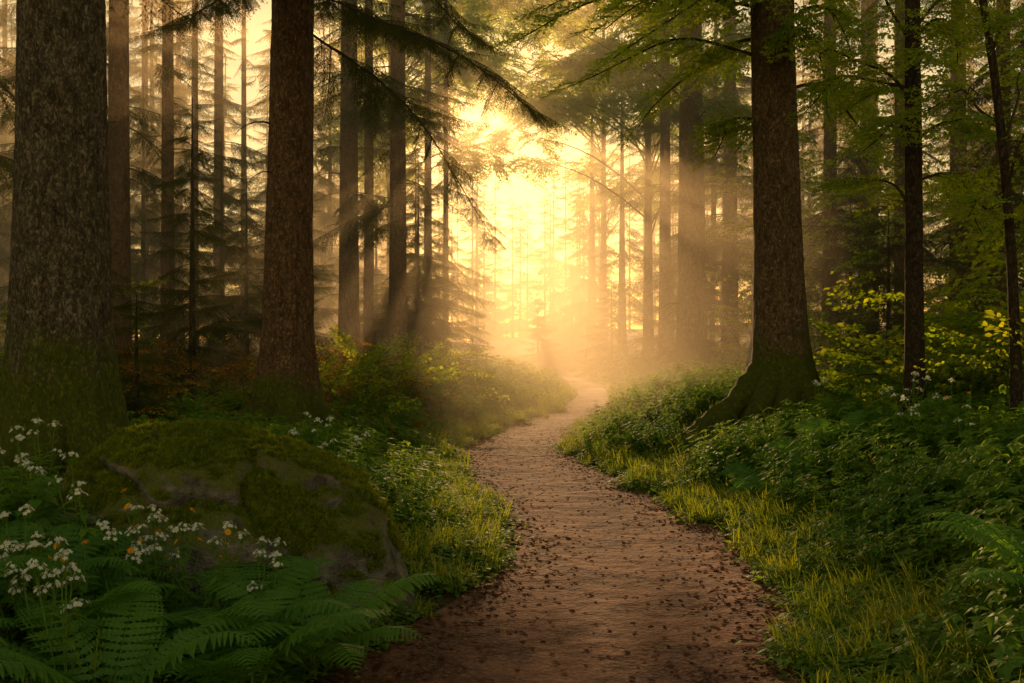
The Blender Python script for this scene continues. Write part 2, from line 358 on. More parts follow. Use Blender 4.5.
def fern_mb(seed,nf=10,L=.65):
    r=np.random.default_rng(seed);b=MB()
    for f in range(nf):
        az=2*np.pi*f/nf+r.uniform(-.3,.3);l=L*r.uniform(.75,1.1);rise=r.uniform(.4,.7)
        t=np.linspace(0,1,16);x=l*(t-.08*t**3);z=l*(rise*np.sin(t*1.9)*.8-.12*t**3)
        ax=np.stack([np.cos(az)*x,np.sin(az)*x,z],1);tan=nrm(np.gradient(ax,axis=0))
        side=np.array([-np.sin(az),np.cos(az),0])
        b.tube(ax,.003*(1-.8*t),3,0)
        n=22;tt=np.linspace(.14,.98,n)
        w=.27*l*np.sin(np.clip(tt*1.05+.05,0,1)*np.pi)**.6*(1-tt*.55)+.01
        P=np.stack([np.interp(tt,t,ax[:,k]) for k in range(3)],1);Tn=nrm(np.stack([np.interp(tt,t,tan[:,k]) for k in range(3)],1))
        for s in (-1,1):
            D=nrm(side*s+Tn*.4+np.array([0,0,-.18])+r.normal(0,.05,(n,3)))
            for q in np.linspace(.1,.85,6):
                O=P+D*(w*q)[:,None];ll=(w*.17*(1-q*.7)+.002)[:,None]
                for s2 in (-1,1):
                    DD=nrm(Tn*s2+D*.7);A,B,C=frame(DD,nrm(np.cross(Tn,side)))
                    b.stamp(*TRI,O,A*ll,B*ll*.8,C,0)
            A,B,C=frame(D,nrm(np.cross(Tn,side)));ww=w[:,None]
            b.stamp(*PINNA,P,A*ww,B*ww*.75,C*ww,0)
    return b
C_fern=coll('fern',[fern_mb(1).mesh('fern',[M_fern]),fern_mb(2,12,.6).mesh('fern',[M_fern]),fern_mb(3,8,.75).mesh('fern',[M_fern])])
C_bracken=coll('bracken',[fern_mb(5,7,.8).mesh('bracken',[M_bracken]),fern_mb(6,9,.6).mesh('bracken',[M_bracken])])
def herb_mb(seed,h=.4,T=NETTLE,leaf=.085,stems=3):
    r=np.random.default_rng(seed);b=MB();O=[];A=[];S=[]
    for s in range(stems):
        a=r.uniform(0,6.28);rr=r.uniform(0,.07);hh=h*r.uniform(.6,1.1);ln=r.uniform(.05,.4)
        t=np.linspace(0,1,5);ax=np.stack([np.cos(a)*(rr+ln*hh*t**1.5),np.sin(a)*(rr+ln*hh*t**1.5),hh*t],1)
        b.tube(ax,.003*(1-.6*t),3,0)
        n=r.integers(4,6)
        for i in range(n):
            q=.25+.75*i/(n-1);p=np.array([np.interp(q,t,ax[:,k]) for k in range(3)])
            for k in range(2 if i<n-1 else 4):
                az=i*1.57+k*(3.14 if i<n-1 else 1.57)+a+r.uniform(-.3,.3)
                O.append(p);A.append([math.cos(az),math.sin(az),r.uniform(-.35,.45)]);S.append(leaf*(1.1-.5*q)*r.uniform(.7,1.2))
    O=np.array(O);A,B,C=frame(np.array(A));S=np.array(S)[:,None]
    O=O+A*S*(.1 if T is not PALM else .35)
    b.stamp(*T,O,A*S,B*S,C*S,0)
    return b
herbs=[herb_mb(1),herb_mb(2,.32),herb_mb(3,.4,LEAF,.11),herb_mb(4,.33,PALM,.085),herb_mb(5,.26,PALM,.10,5),herb_mb(6,.46,NETTLE,.115,4),herb_mb(7,.3,PALM,.13,3)]
def lowleaf_mb(seed,T=PALM,leaf=.035,n=22,R=.13,h=.09):
    r=np.random.default_rng(seed);b=MB()
    a=r.uniform(0,6.28,n);rr=R*np.sqrt(r.random(n));O=np.stack([np.cos(a)*rr,np.sin(a)*rr,h*r.uniform(.2,1,n)],1)
    az=r.uniform(0,6.28,n);A,B,C=frame(np.stack([np.cos(az),np.sin(az),r.uniform(-.4,.4,n)],1));s=leaf*r.uniform(.6,1.3,n)[:,None]
    b.stamp(*T,O,A*s,B*s,C*s,0)
    return b
lows=[lowleaf_mb(1),lowleaf_mb(2,LEAF,.05),lowleaf_mb(3,LEAFLO,.045,20,.14,.12)]
def grass_mb(seed,n=22,h=.28,R=.06,w=.004):
    r=np.random.default_rng(seed);V=[];F=[];c=0
    for i in range(n):
        a=r.uniform(0,6.28);rr=R*r.random();az=r.uniform(0,6.28);hh=h*r.uniform(.5,1.15);bend=r.uniform(.2,1.0)
        o=np.array([math.cos(a)*rr,math.sin(a)*rr,0]);d=np.array([math.cos(az),math.sin(az),0]);s=np.array([-d[1],d[0],0])
        for t in (0,.4,.75):
            p=o+d*bend*hh*t*t+np.array([0,0,hh*(t-.4*bend*t*t)]);ww=w*(1-.5*t)
            V+=[p-s*ww,p+s*ww]
        V.append(o+d*bend*hh+np.array([0,0,hh*(1-.55*bend)]))
        F+=[(c,c+1,c+3),(c,c+3,c+2),(c+2,c+3,c+5),(c+2,c+5,c+4),(c+4,c+5,c+6)];c+=7
    b=MB();b.add(np.array(V),np.array(F),0);return b
grasses=[grass_mb(1),grass_mb(2,18,.36),grass_mb(3,26,.2,.08)]
C_moss=coll('moss_tuft',[grass_mb(7,26,.022,.02,.0018).mesh('moss',[M_moss]),grass_mb(8,20,.03,.02,.0018).mesh('moss',[M_moss])])
def patch(seed,R,nh,nl,ng,nf=0,hs=(.5,1.05)):
    r=np.random.default_rng(seed);b=MB()
    def pts(n):
        a=r.uniform(0,6.28,n);q=R*np.sqrt(r.random(n));return np.cos(a)*q,np.sin(a)*q
    fav=r.integers(0,len(herbs),2)
    for x,y in zip(*pts(nh)):
        k=fav[r.integers(0,2)] if r.random()<.7 else r.integers(0,len(herbs))
        b.merge(herbs[k],(x,y,-.02),r.uniform(0,6.28),r.uniform(*hs)*(1.1-.35*(math.hypot(x,y)/R)**2),[0])
    for x,y in zip(*pts(nl)): b.merge(lows[r.integers(0,3)],(x,y,-.02),r.uniform(0,6.28),r.uniform(.7,1.5),[0])
    for x,y in zip(*pts(ng)): b.merge(grasses[r.integers(0,3)],(x,y,-.02),r.uniform(0,6.28),r.uniform(.5,1.1),[1])
    for i in range(nf):
        x,y=pts(1);b.merge(fern_mb(seed*10+i,7,.5),(x[0],y[0],0),r.uniform(0,6.28),r.uniform(.6,.9),[2])
    return b.mesh('ground_plants',[M_herb,M_grass,M_fern])
C_mix=coll('herb_patch',[patch(1,.55,24,26,6),patch(2,.55,28,20,4),patch(3,.5,18,26,12),patch(4,.5,14,24,6,2),patch(5,.55,26,22,3),patch(6,.5,16,30,12,1),patch(7,.5,12,22,4,3),patch(8,.55,26,24,6)])
C_grs=coll('grass_patch',[patch(11,.35,6,22,14,0,(.35,.6)),patch(12,.35,3,14,22,0,(.35,.6)),patch(13,.3,8,24,6,0,(.35,.6))])
C_edge=coll('low_patch',[patch(21,.22,0,12,5),patch(22,.22,1,9,8,0,(.3,.4)),patch(23,.18,0,12,2)])
def flower(seed,yellow=False):
    r=np.random.default_rng(seed);b=MB()
    for s in range(3):
        a=r.uniform(0,6.28);hh=r.uniform(.32,.5);t=np.linspace(0,1,5);ln=r.uniform(.05,.3)
        ax=np.stack([np.cos(a)*ln*hh*t,np.sin(a)*ln*hh*t,hh*t],1);b.tube(ax,.0025,3,1)
        top=ax[-1]
        n=13 if not yellow else 1
        for i in range(n):
            aa=r.uniform(0,6.28);rr=.036*math.sqrt(r.random()) if n>1 else 0
            p=top+np.array([math.cos(aa)*rr,math.sin(aa)*rr,.03-rr*.5+r.uniform(-.01,.01)])
            b.tube(np.array([top-[0,0,.02],p]),.001,3,1)
            k=5 if not yellow else 10;th=np.arange(k)*2*np.pi/k+r.random()
            tilt=nrm(np.array([math.cos(aa)*1.2,math.sin(aa)*1.2,1]));e1=nrm(np.cross(tilt,[0,1,.1]));e2=np.cross(tilt,e1)
            A=np.cos(th)[:,None]*e1+np.sin(th)[:,None]*e2+.2*tilt
            A,B,C=frame(A,tilt);sz=.010 if not yellow else .017
            b.stamp(*LEAFLO,np.repeat(p[None],k,0),A*sz,B*sz*1.2,C*sz,2 if not yellow else 3)
            th=np.linspace(0,2*np.pi,6,endpoint=False);cs=.002 if not yellow else .008
            V=[p+[0,0,cs]]+[p+[math.cos(x)*cs,math.sin(x)*cs,.001] for x in th]
            b.add(V,np.array([(0,i+1,(i+1)%6+1) for i in range(6)]),3)
        m=8;th=r.uniform(0,6.28,m);q=r.uniform(.1,.75,m)
        O=np.stack([np.interp(q,t,ax[:,k]) for k in range(3)],1);A,B,C=frame(np.stack([np.cos(th),np.sin(th),r.uniform(-.2,.5,m)],1));sz=.07
        b.stamp(*NETTLE,O,A*sz,B*sz*.7,C*sz,0)
    return b.mesh('wildflower',[M_herb,M_herb,M_petal,M_yellow])
C_flower=coll('wildflower',[flower(1),flower(2),flower(3),flower(4,True)])
# ---------------------------------------------------------------- ground & path
gx=np.concatenate([-np.geomspace(12,500,30)[::-1],np.arange(-11.9,14,.1),np.geomspace(14,500,30)])
gy=np.concatenate([-np.geomspace(1,60,10)[::-1],np.arange(0,30,.1),np.arange(30,60,.3),np.geomspace(60,600,30)])
X,Y=np.meshgrid(gx,gy);Z=ground_h(X,Y)
def gridfaces(nr,nc):
    i=np.arange(nr-1)[:,None]*nc;j=np.arange(nc-1)[None]
    return np.stack([i+j,i+j+1,i+j+1+nc,i+j+nc],-1).reshape(-1,4)
obj('forest_ground',mkmesh('forest_ground',np.stack([X,Y,Z],-1).reshape(-1,3),[gridfaces(len(gy),len(gx))],[M_soil],smooth=True))
def pz(x,y,s_): return .024*fbm(x*1.7,y*1.7)+.006*fbm(x*7,y*7)-.03*(1-s_**2)+.9*sstep(45,90,y)+.02
py=np.concatenate([np.arange(-4,20,.04),np.arange(20,75,.15)]);s=np.linspace(-1,1,51)
PYY,SS=np.meshgrid(py,s,indexing='ij')
edge=(pw(PYY)+.10*fbm(PYY*1.3,np.sign(SS)*7,0.0))+.05
PX=pcx(PYY)+SS*edge
PZ=pz(PX,PYY,SS)-.07*sstep(.93,1.0,np.abs(SS))
obj('dirt_path',mkmesh('dirt_path',np.stack([PX,PYY,PZ],-1).reshape(-1,3),[gridfaces(len(py),51)],[M_path],smooth=True))
def surf(x,y):
    s_=(x-pcx(y))/(pw(y)+.05)
    return np.where(pdist(x,y)<-.02,pz(x,y,s_),ground_h(x,y))
def litter():
    b=MB();n=8500;y=2.5+U(0,1,n)**1.6*22;x=pcx(y)+rng.normal(0,1,n)*.8
    e=U(0,1,n)<.85;x=np.where(e,pcx(y)+np.sign(U(-1,1,n))*(pw(y)+U(-.1,.15,n)-np.abs(rng.normal(0,.30,n))),x)
    z=surf(x,y)+.006
    az=U(0,6.28,n);A,B,C=frame(np.stack([np.cos(az),np.sin(az),U(-.15,.15,n)],1),nrm(np.stack([U(-.2,.2,n),U(-.2,.2,n),np.ones(n)],1)))
    s=U(.015,.05,n)[:,None];b.stamp(*LEAF,np.stack([x,y,z],1),A*s,B*s*1.2,C*s,0)
    for i in range(70):
        yy=U(3.5,14);xx=pcx(yy)+np.sign(U(-1,1))*(.5+.5*U(0,1))*pw(yy);a=U(0,6.28);l=U(.05,.2);P=[]
        for q in np.linspace(-.5,.5,6): P.append([xx+math.cos(a)*l*q+U(-.012,.012),yy+math.sin(a)*l*q+U(-.012,.012),0])
        P=np.array(P);P[:,2]=surf(P[:,0],P[:,1])+.006;b.tube(P,U(.0015,.0035),4,1)
    return b.mesh('leaf_litter',[M_litter,M_wood])
obj('leaf_litter',litter())
def pebbles():
    b=MB();n=900;y=2.5+U(0,1,n)**1.5*18;x=pcx(y)+U(-1,1,n)*pw(y)
    T=np.array([(1,0,0),(.5,.85,0),(-.5,.8,0),(-1,.1,0),(-.6,-.8,0),(.5,-.9,0),(.45,.2,.6),(-.4,.3,.65),(0,-.45,.6)],float)
    F=np.array([(0,1,6),(1,7,6),(1,2,7),(2,3,7),(3,8,7),(3,4,8),(4,5,8),(5,6,8),(5,0,6),(6,7,8)])
    az=U(0,6.28,n);A=np.stack([np.cos(az),np.sin(az),0*az],1);B=np.stack([-np.sin(az),np.cos(az),0*az],1);C=np.tile([[0,0,.7]],(n,1))
    s=(.003+.016*U(0,1,n)**4)[:,None];b.stamp(T,F,np.stack([x,y,surf(x,y)-.001],1),A*s,B*s*U(.6,1,n)[:,None],C*s,0)
    return b.mesh('pebbles',[M_path],True)
obj('pebbles',pebbles())
# ---------------------------------------------------------------- trunks
def trunk_part(b,r,h,lean=(0,0),curve=0,flare=.55,fl_h=.35,lobes=5,ph=0,seg=72,bark=.018,taper=.3,roots=(),knots=(),dz=.05,fr=7.,sd=0.):
    z=np.concatenate([np.arange(-.5,2,dz),np.arange(2,h,dz*1.6)]) if seg>30 else np.linspace(-.4,h,int(h/.35)+2)
    th=np.linspace(0,2*np.pi,seg,endpoint=False);Zg,TH=np.meshgrid(z,th,indexing='ij')
    zc=np.clip(Zg,0,None)
    R=r*(1-taper*zc/h)
    lob=1+.45*np.cos(lobes*(TH-ph)+1.2*np.sin(TH+sd))+.3*np.cos((lobes-2)*TH+sd)
    R=R+flare*r*np.exp(-zc/fl_h)*lob*.8+.25*r*np.exp(-zc/(fl_h*3.5))
    R=R*(1+.04*fbm(np.cos(TH)*1.2+sd,np.sin(TH)*1.2,Zg*.7))
    if bark>0:
        n=fbm(np.cos(TH)*r*fr*2+sd,np.sin(TH)*r*fr*2,Zg*fr*.45,4);R=R+bark*(1-2.2*np.abs(n))
    for (kz,ka,kr) in knots:
        d2=((Zg-kz)**2+((TH-ka)*r)**2)/(kr*kr);R=R+kr*.55*np.exp(-d2*1.2)-kr*.7*np.exp(-d2*7)
    cx=lean[0]*Zg/h+curve*np.sin(zc/h*np.pi);cy=lean[1]*Zg/h
    V=np.stack([cx+R*np.cos(TH),cy+R*np.sin(TH),Zg],-1).reshape(-1,3)
    i=np.arange(len(z)-1)[:,None]*seg;j=np.arange(seg)[None];j2=(j+1)%seg
    b.add(V,np.stack([i+j,i+j2,i+seg+j2,i+seg+j],-1).reshape(-1,4),0)
def center(z,h,lean,curve): return np.array([lean[0]*z/h+curve*math.sin(max(z,0)/h*math.pi),lean[1]*z/h,z])
def root(b,bx,by,az,r0,L,x0=.25,seed=0):
    r=np.random.default_rng(seed);P=[];Rr=[];gz=float(ground_h(bx,by));a=az;p=np.array([bx+math.cos(az)*x0,by+math.sin(az)*x0])
    n=30
    for i in range(n):
        t=i/(n-1);z=float(ground_h(p[0],p[1]))-gz
        P.append([p[0]-bx,p[1]-by,z+.45*math.exp(-t*5)+.10*(1-t)-.05*t]);Rr.append(r0*(1-.75*t)*(1+.10*r.normal()))
        a+=r.normal(0,.13);p=p+np.array([math.cos(a),math.sin(a)])*L/n
    b.tube(np.array(P),np.array(Rr),12,0)
trees_xy=[]
def tree(name,x,y,r,h,mat,**kw):
    roots=kw.pop('roots',());extra=kw.pop('extra',None)
    b=MB();trunk_part(b,r,h,**kw)
    for q,(az,r0,L) in enumerate(roots): root(b,x,y,az,r0,L,r*.8,q+int(x*10)%7)
    if extra: extra(b)
    z=float(ground_h(x,y));trees_xy.append((x,y,r*1.7))
    me=b.mesh(name,[mat,M_wood],True)
    return obj(name,me,(x,y,z))
def gapfilter(P,R,S,loc,reach,tol=.35):
    mid=P+np.stack([np.cos(R[:,2]),np.sin(R[:,2]),-.15+0*S],1)*(S*reach*.55)[:,None]+np.asarray(loc)
    return np.array([gapdist(m) for m in mid])>(tol+.22*S*reach)
def spruce_crown(parent,h,z0,n,L,r=.25,lean=(0,0),seed=0,pit=(-.05,.3)):
    g=np.random.default_rng(seed)
    z=z0+(h-z0)*g.random(n)**1.05
    az=g.uniform(0,2*np.pi,n)
    t=(z-z0)/(h-z0);sc=L*(1-t*.8)*g.uniform(.6,1.15,n)
    P=np.stack([lean[0]*z/h+np.cos(az)*r*.6,lean[1]*z/h+np.sin(az)*r*.6,z],1)
    R=np.stack([g.uniform(-.35,.35,n),g.uniform(pit[0],pit[1],n),az],1)
    k=gapfilter(P,R,sc,parent.location,2.1)
    return scatter('branches',P[k],R[k],sc[k],g.integers(0,4,k.sum()),C_spruce,(0,0,0),parent)
def twigs(seed,z0,z1,n,r,ln=.6):
    def f(b):
        g=np.random.default_rng(seed)
        for i in range(n):
            z=g.uniform(z0,z1);a=g.uniform(0,6.28);l=ln*g.uniform(.2,1.2);t=np.linspace(0,1,6)
            P=np.stack([np.cos(a)*(r*.7+l*t),np.sin(a)*(r*.7+l*t)+.1*l*np.sin(3*t+i),z+l*(.2*t-.6*t*t)],1)
            b.tube(P,(.012*(1-.8*t))*g.uniform(.5,1.2),4,1)
    return f
def uv(u,v,D): return np.array([(u-512)*D/995.,D,1.6+(341.5-v)*D/995.])
T1=tree('old_spruce_tree',-3.62,8,.335,13,M_bark1,seg=130,flare=1.05,fl_h=.4,bark=.02,lobes=5,ph=.6,fr=9,dz=.035,
   roots=[(-.5,.19,1.7),(-1.4,.19,1.4),(-2.4,.17,1.3),(.2,.14,1.4)],knots=[(3.15,4.95,.09),(2.2,4.9,.07),(2.55,5.6,.05)],sd=1.)
spruce_crown(T1,13,4.4,34,1.0,r=.3,seed=11)
T2=tree('spruce_tree',-2.95,13,.29,15,M_bark2,seg=96,flare=1.0,fl_h=.45,bark=.018,ph=.2,lean=(.25,0),sd=3.,
   roots=[(-.2,.16,1.5),(-1.2,.17,1.2),(-2.6,.16,1.2)],extra=twigs(3,2,6.5,16,.28,.5))
spruce_crown(T2,15,5.6,44,1.1,r=.28,seed=12)
def limb(parent,P0,P1,name,seed,n=16,sc=.45,sag=.3,colx=None,rad=.03):
    g=np.random.default_rng(seed);P0=np.array(P0,float);P1=np.array(P1,float);t=np.linspace(0,1,16)
    P=P0+(P1-P0)*t[:,None];P[:,2]+=sag*np.sin(t*np.pi)
    P[:,0]+=.06*np.sin(t*7+seed);P[:,1]+=.08*np.sin(t*5+seed);P[:,2]+=.04*np.sin(t*9+seed)
    b=MB();b.tube(P,rad*(1-.85*t)+.003,7,0);o=obj(name,b.mesh(name,[M_wood],True),(0,0,0),parent)
    tt=np.linspace(.12,1,n);Q=np.stack([np.interp(tt,t,P[:,k]) for k in range(3)],1)
    D=P1-P0;a0=math.atan2(D[1],D[0]);pit0=-math.atan2(D[2],np.hypot(D[0],D[1]))
    side=np.where(np.arange(n)%2==0,1,-1);az=a0+side*g.uniform(.25,.95,n);az[-1]=a0
    s=sc*(1.15-.6*tt)*g.uniform(.75,1.2,n)
    R=np.stack([g.uniform(-.4,.4,n),np.full(n,pit0*.6)+g.uniform(-.1,.3,n),az],1)
    scatter('foliage',Q,R,s,g.integers(0,4,n),colx or C_spruce,(0,0,0),o)
b2=np.array([-2.95,13,float(ground_h(-2.95,13))])
limb(T2,[.2,-.1,5.6],uv(528,112,10)-b2,'limb_1',1,42,.42,.25,rad=.013)
limb(T2,[.2,-.2,6.4],uv(470,30,10)-b2,'limb_2',3,32,.42,.25,rad=.013)
limb(T2,[.1,.2,5.4],uv(495,235,17)-b2,'limb_3',4,30,.5,.4,rad=.016)
limb(T2,[-.1,-.2,5.9],uv(190,30,11)-b2,'limb_4',5,28,.45,.2,rad=.013)
T3=tree('beech_tree',3.53,13,.295,14,M_bark3,seg=96,flare=1.25,fl_h=.5,bark=.010,ph=2.6,lean=(-.35,0),sd=5.,taper=.25,
   roots=[(3.45,.24,2.3),(4.0,.21,1.7),(4.7,.19,1.4),(5.5,.19,1.4),(2.8,.14,1.5)])
b3=np.array([3.53,13,float(ground_h(3.53,13))])
for i,(z0,u,v,D) in enumerate([(5.2,510,40,12),(5.8,560,-10,10.5),(4.6,570,85,13.5),(5.4,620,60,9.5),(4.9,640,130,14.5),(6.0,700,-10,10),(3.6,710,155,13.5),(6.5,610,0,15),
      (5.0,860,60,11),(5.6,900,0,12),(4.2,880,150,14),(5.5,540,15,14),(5.1,600,30,12.5),(5.7,660,20,11.5),(5,830,110,12),(6,840,20,13)]):
    limb(T3,[0,0,z0],uv(u,v,D)-b3,'limb_%d'%(i+1),i+20,20,.72,.4,C_beech,.022)
T4=tree('slim_beech_tree',4.25,10.5,.095,9,M_twig,seg=40,flare=.35,fl_h=.2,bark=.004,lean=(-.05,0),sd=2.,taper=.45)
b4=np.array([4.25,10.5,float(ground_h(4.25,10.5))])
for i,(z0,u,v,D) in enumerate([(3.3,815,60,10),(3.0,1010,150,10),(3.9,850,-20,9.5),(4.2,990,20,11),(2.6,990,235,11.5),(3.6,930,70,9.2),(2.2,840,190,12),(4.6,1040,-30,10),(3.5,800,110,12),(4.1,960,60,12),(2.9,870,150,9.6)]):
    limb(T4,[0,0,z0],uv(u,v,D)-b4,'limb_%d'%(i+1),i+50,16,.58,.3,C_beech,.016)
T5=tree('beech_sapling',4.72,9.3,.05,6,M_twig,seg=32,flare=.3,fl_h=.15,bark=.003,lean=(-.7,0),curve=.18,sd=4.,taper=.5)
b5=np.array([4.72,9.3,float(ground_h(4.72,9.3))])
for i,(z0,u,v,D) in enumerate([(1.9,960,215,9),(2.3,1050,120,9),(2.9,920,110,9.4),(3.4,1000,30,9),(2.6,1030,70,10)]):
    c=center(z0,6,(-.7,0),.18);limb(T5,c,uv(u,v,D)-b5,'limb_%d'%(i+1),i+70,12,.5,.2,C_beech,.012)
mids=[(691,28,26,'beech_tree',0,0,0),(665,13,33,'spruce_tree',6,40,1.2),(349,21,24,'spruce_tree',4.2,54,1.1),(369,11,26,'spruce_tree',5,40,.9),
 (398,18,22,'spruce_tree',3.6,80,1.15),(119,23,18,'spruce_tree',4.0,50,1.1),(168,14,20,'spruce_tree',4.0,50,.9),(195,8,25,'spruce_tree',5,30,.9),(219,12,29,'spruce_tree',6,34,1.0),
 (244,7,33,'spruce_tree',5,30,1),(428,9,31,'spruce_tree',2.0,110,1.05),(446,6,34,'spruce_tree',1.2,90,.95),
 (592,10,52,'spruce_tree',2,60,1.3),(622,9,44,'spruce_tree',2.5,60,1.1),
 (730,16,30,'spruce_tree',2.5,80,1.2),(830,15,24,'spruce_tree',2.5,80,1.1),(868,20,28,'spruce_tree',3,80,1.3),(900,12,20,'spruce_tree',2.6,60,1.0),(958,18,22,'spruce_tree',2.4,80,1.2),(1003,16,18,'spruce_tree',2.4,70,1.1),(1060,20,17,'spruce_tree',2.5,60,1.2),
 (40,14,24,'spruce_tree',2,80,1.2),(-40,20,17,'spruce_tree',3,60,1.2),(310,8,36,'spruce_tree',3,70,1.1),(75,9,32,'spruce_tree',2,80,1.2),(330,9,42,'spruce_tree',3,70,1.2),(145,9,34,'spruce_tree',2,70,1.1)]
for i,(u,w,D,nm,z0,n,sc) in enumerate(mids):
    x=(u-512)*D/995.;r=w*D/995./2;h=max(15,18+U(-2,3)) if w>9 else 15+U(0,4)
    if D>40: h=13+U(0,2)
    o=tree(nm,x,D,r,h,M_bark2 if 'spruce' in nm else M_bark3,seg=28,flare=.5,fl_h=.35,bark=0,sd=float(i),taper=.5 if D<40 else .95,extra=twigs(i+100,1.5,z0+2,14,r,.8))
    if n: spruce_crown(o,h,z0,n,sc,r=r,seed=200+i)
    else:
        bb=np.array([x,D,float(ground_h(x,D))])
        for j,(zz,uu,vv,DD) in enumerate([(7,610,60,24),(8,760,40,26),(6.5,740,120,25),(9,640,-30,24),(8.2,610,10,22),(7.5,720,70,22)]):
            limb(o,[0,0,zz],uv(uu,vv,DD)-bb,'limb_%d'%(j+1),j+90,18,1.3,.5,C_beech,.04)
def canopy_tree(x,y,r,h,clumps,seed):
    g=np.random.default_rng(seed);o=tree('tall_beech_tree',x,y,r,h,M_bark3,seg=20,flare=.5,fl_h=.4,bark=0,sd=float(seed),taper=.8)
    b=MB();P=[];R=[];S=[];org=np.array(o.location)
    for (cx,cy,cz,cr) in clumps:
        if gapdist(org+[cx,cy,cz])<cr+.32: continue
        z0=max(3,cz-g.uniform(1.5,3.));z0=min(z0,h*.9);t=np.linspace(0,1,9)
        L_=np.array([0,0,z0])+(np.array([cx,cy,cz])-[0,0,z0])*t[:,None];L_[:,2]+=.5*np.sin(t*np.pi)
        b.tube(L_,.03*(1-.8*t)+.006,6,0)
        n=int(40*cr*cr)+8;d=nrm(g.normal(0,1,(n,3)))*(cr*g.random(n)**.5)[:,None]*[1,1,.7]
        P.append(np.array([cx,cy,cz])+d);R.append(np.stack([g.uniform(-.5,.5,n),g.uniform(-.2,.7,n),np.arctan2(d[:,1],d[:,0])+g.uniform(-.6,.6,n)],1));S.append(g.uniform(.7,1.1,n))
    obj('limbs',b.mesh('limbs',[M_wood],True),(0,0,0),o)
    P=np.concatenate(P);scatter('foliage',P,np.concatenate(R),np.concatenate(S),g.integers(0,4,len(P)),C_beech,(0,0,0),o)
def clumps(seed,n,xr,zr,yr=(-3,3)):
    g=np.random.default_rng(seed);return [(g.uniform(*xr),g.uniform(*yr),g.uniform(*zr),g.uniform(.45,1.25)) for _ in range(n)]
canopy_tree(-5.6,46,.22,20,clumps(1,40,(-3,5.6),(7.5,19)),1)
canopy_tree(4.6,50,.2,20,clumps(2,60,(-6.5,3.5),(7.5,19)),2)
canopy_tree(5.2,38,.2,17,clumps(3,30,(-4.4,2.5),(6,14)),3)
canopy_tree(-4.4,36,.16,16,clumps(4,18,(-2,3.2),(7,13)),4)
for i,(x,y,h,sc) in enumerate([(-6.4,14.5,4.4,.6),(-5.3,16.5,5.2,.65),(-7.6,12.8,3.6,.55),(-2.45,26,6.0,.9),(-2.9,30,7,1.1),(-5.6,21,4.6,.7),(-4.6,12.2,1.7,.35),
        (1.3,50,4,.8),(4.2,42,4,.8),(6.0,37,5,1),(3.4,56,5,1.0),(8.5,25,5,.9),(7,18.5,3.4,.7),(10,20,6,.9),(9.3,15.5,4,.8),(-9,20,6,.9),(-11,16,6,.9),(5.8,30,4,.8),(-4.2,18.2,3.2,.55),(-7,24,6,.9),(12,27,8,1.1),(9,32,8,1.1),(-6,28,6,1.),(-10,27,8,1.1),(-4.5,33,6,1.)]):
    o=tree('young_spruce_tree',x,y,.03+.008*h,h,M_twig,seg=12,flare=.3,fl_h=.15,bark=0,taper=.9)
    n=int(24+h*15);g=np.random.default_rng(300+i);z=.15+(h-.2)*g.random(n)**1.1;az=g.uniform(0,6.28,n)
    s=sc*(1-.85*z/h)*g.uniform(.7,1.15,n)+.08
    P=np.stack([0*z,0*z,z],1);R=np.stack([g.uniform(-.3,.3,n),g.uniform(-.3,.15,n),az],1)
    k=gapfilter(P,R,s,o.location,2.1,.05)
    scatter('branches',P[k],R[k],s[k],g.integers(0,4,k.sum()),C_spruce,(0,0,0),o)
def distant():
    g=np.random.default_rng(77);b=MB();PP=[];RR=[];SS=[];cnt=0
    while cnt<120:
        y=g.uniform(34,92);x=g.uniform(-.72,.72)*y*1.0
        if pdist(x,y)<2.0: continue
        ub=x/y*995+512
        if 415<ub<600: continue
        if -6.5<x+.0367*y<3.2: continue
        r=g.uniform(.1,.24);h=g.uniform(17,24);z=float(ground_h(x,y));lx=g.uniform(-.4,.4)
        t=np.linspace(0,1,8);P=np.stack([x+lx*t,y+0*t,z-.3+h*t],1);b.tube(P,r*(1-.85*t),9,0)
        z0=g.uniform(.5,4);n=int(g.uniform(50,80));zz=z0+(h-z0)*g.random(n);az=g.uniform(0,6.28,n)
        PP.append(np.stack([x+lx*zz/h,y+0*zz,z+zz],1));RR.append(np.stack([g.uniform(-.3,.3,n),g.uniform(-.2,.25,n),az],1));SS.append(1.5*(1-.75*(zz-z0)/(h-z0))*g.uniform(.7,1.2,n));cnt+=1
    # far edge of the wood, below the line of the low sun
    for x in np.concatenate([np.arange(-24,24,1.7),np.arange(-14,12,1.6)]):
        y=g.uniform(84,125);xx=x+g.uniform(-.8,.8)-3;h=g.uniform(.13,.205)*y;z=float(ground_h(xx,y));r=.16
        t=np.linspace(0,1,6);b.tube(np.stack([xx+0*t,y+0*t,z-.3+h*t],1),r*(1-.9*t),8,0)
        n=80;zz=.4+(h-.4)*g.random(n);az=g.uniform(0,6.28,n)
        PP.append(np.stack([xx+0*zz,y+0*zz,z+zz],1));RR.append(np.stack([g.uniform(-.3,.3,n),g.uniform(-.2,.25,n),az],1));SS.append(1.6*(1-.8*zz/h)*g.uniform(.7,1.2,n))
    o=obj('distant_forest',b.mesh('distant_forest',[M_bark2],True))
    P=np.concatenate(PP);R=np.concatenate(RR);S=np.concatenate(SS);k=gapfilter(P,R,S,(0,0,0),2.1)
    scatter('branches',P[k],R[k],S[k],g.integers(0,4,k.sum()),C_spruce,(0,0,0),o)
distant()
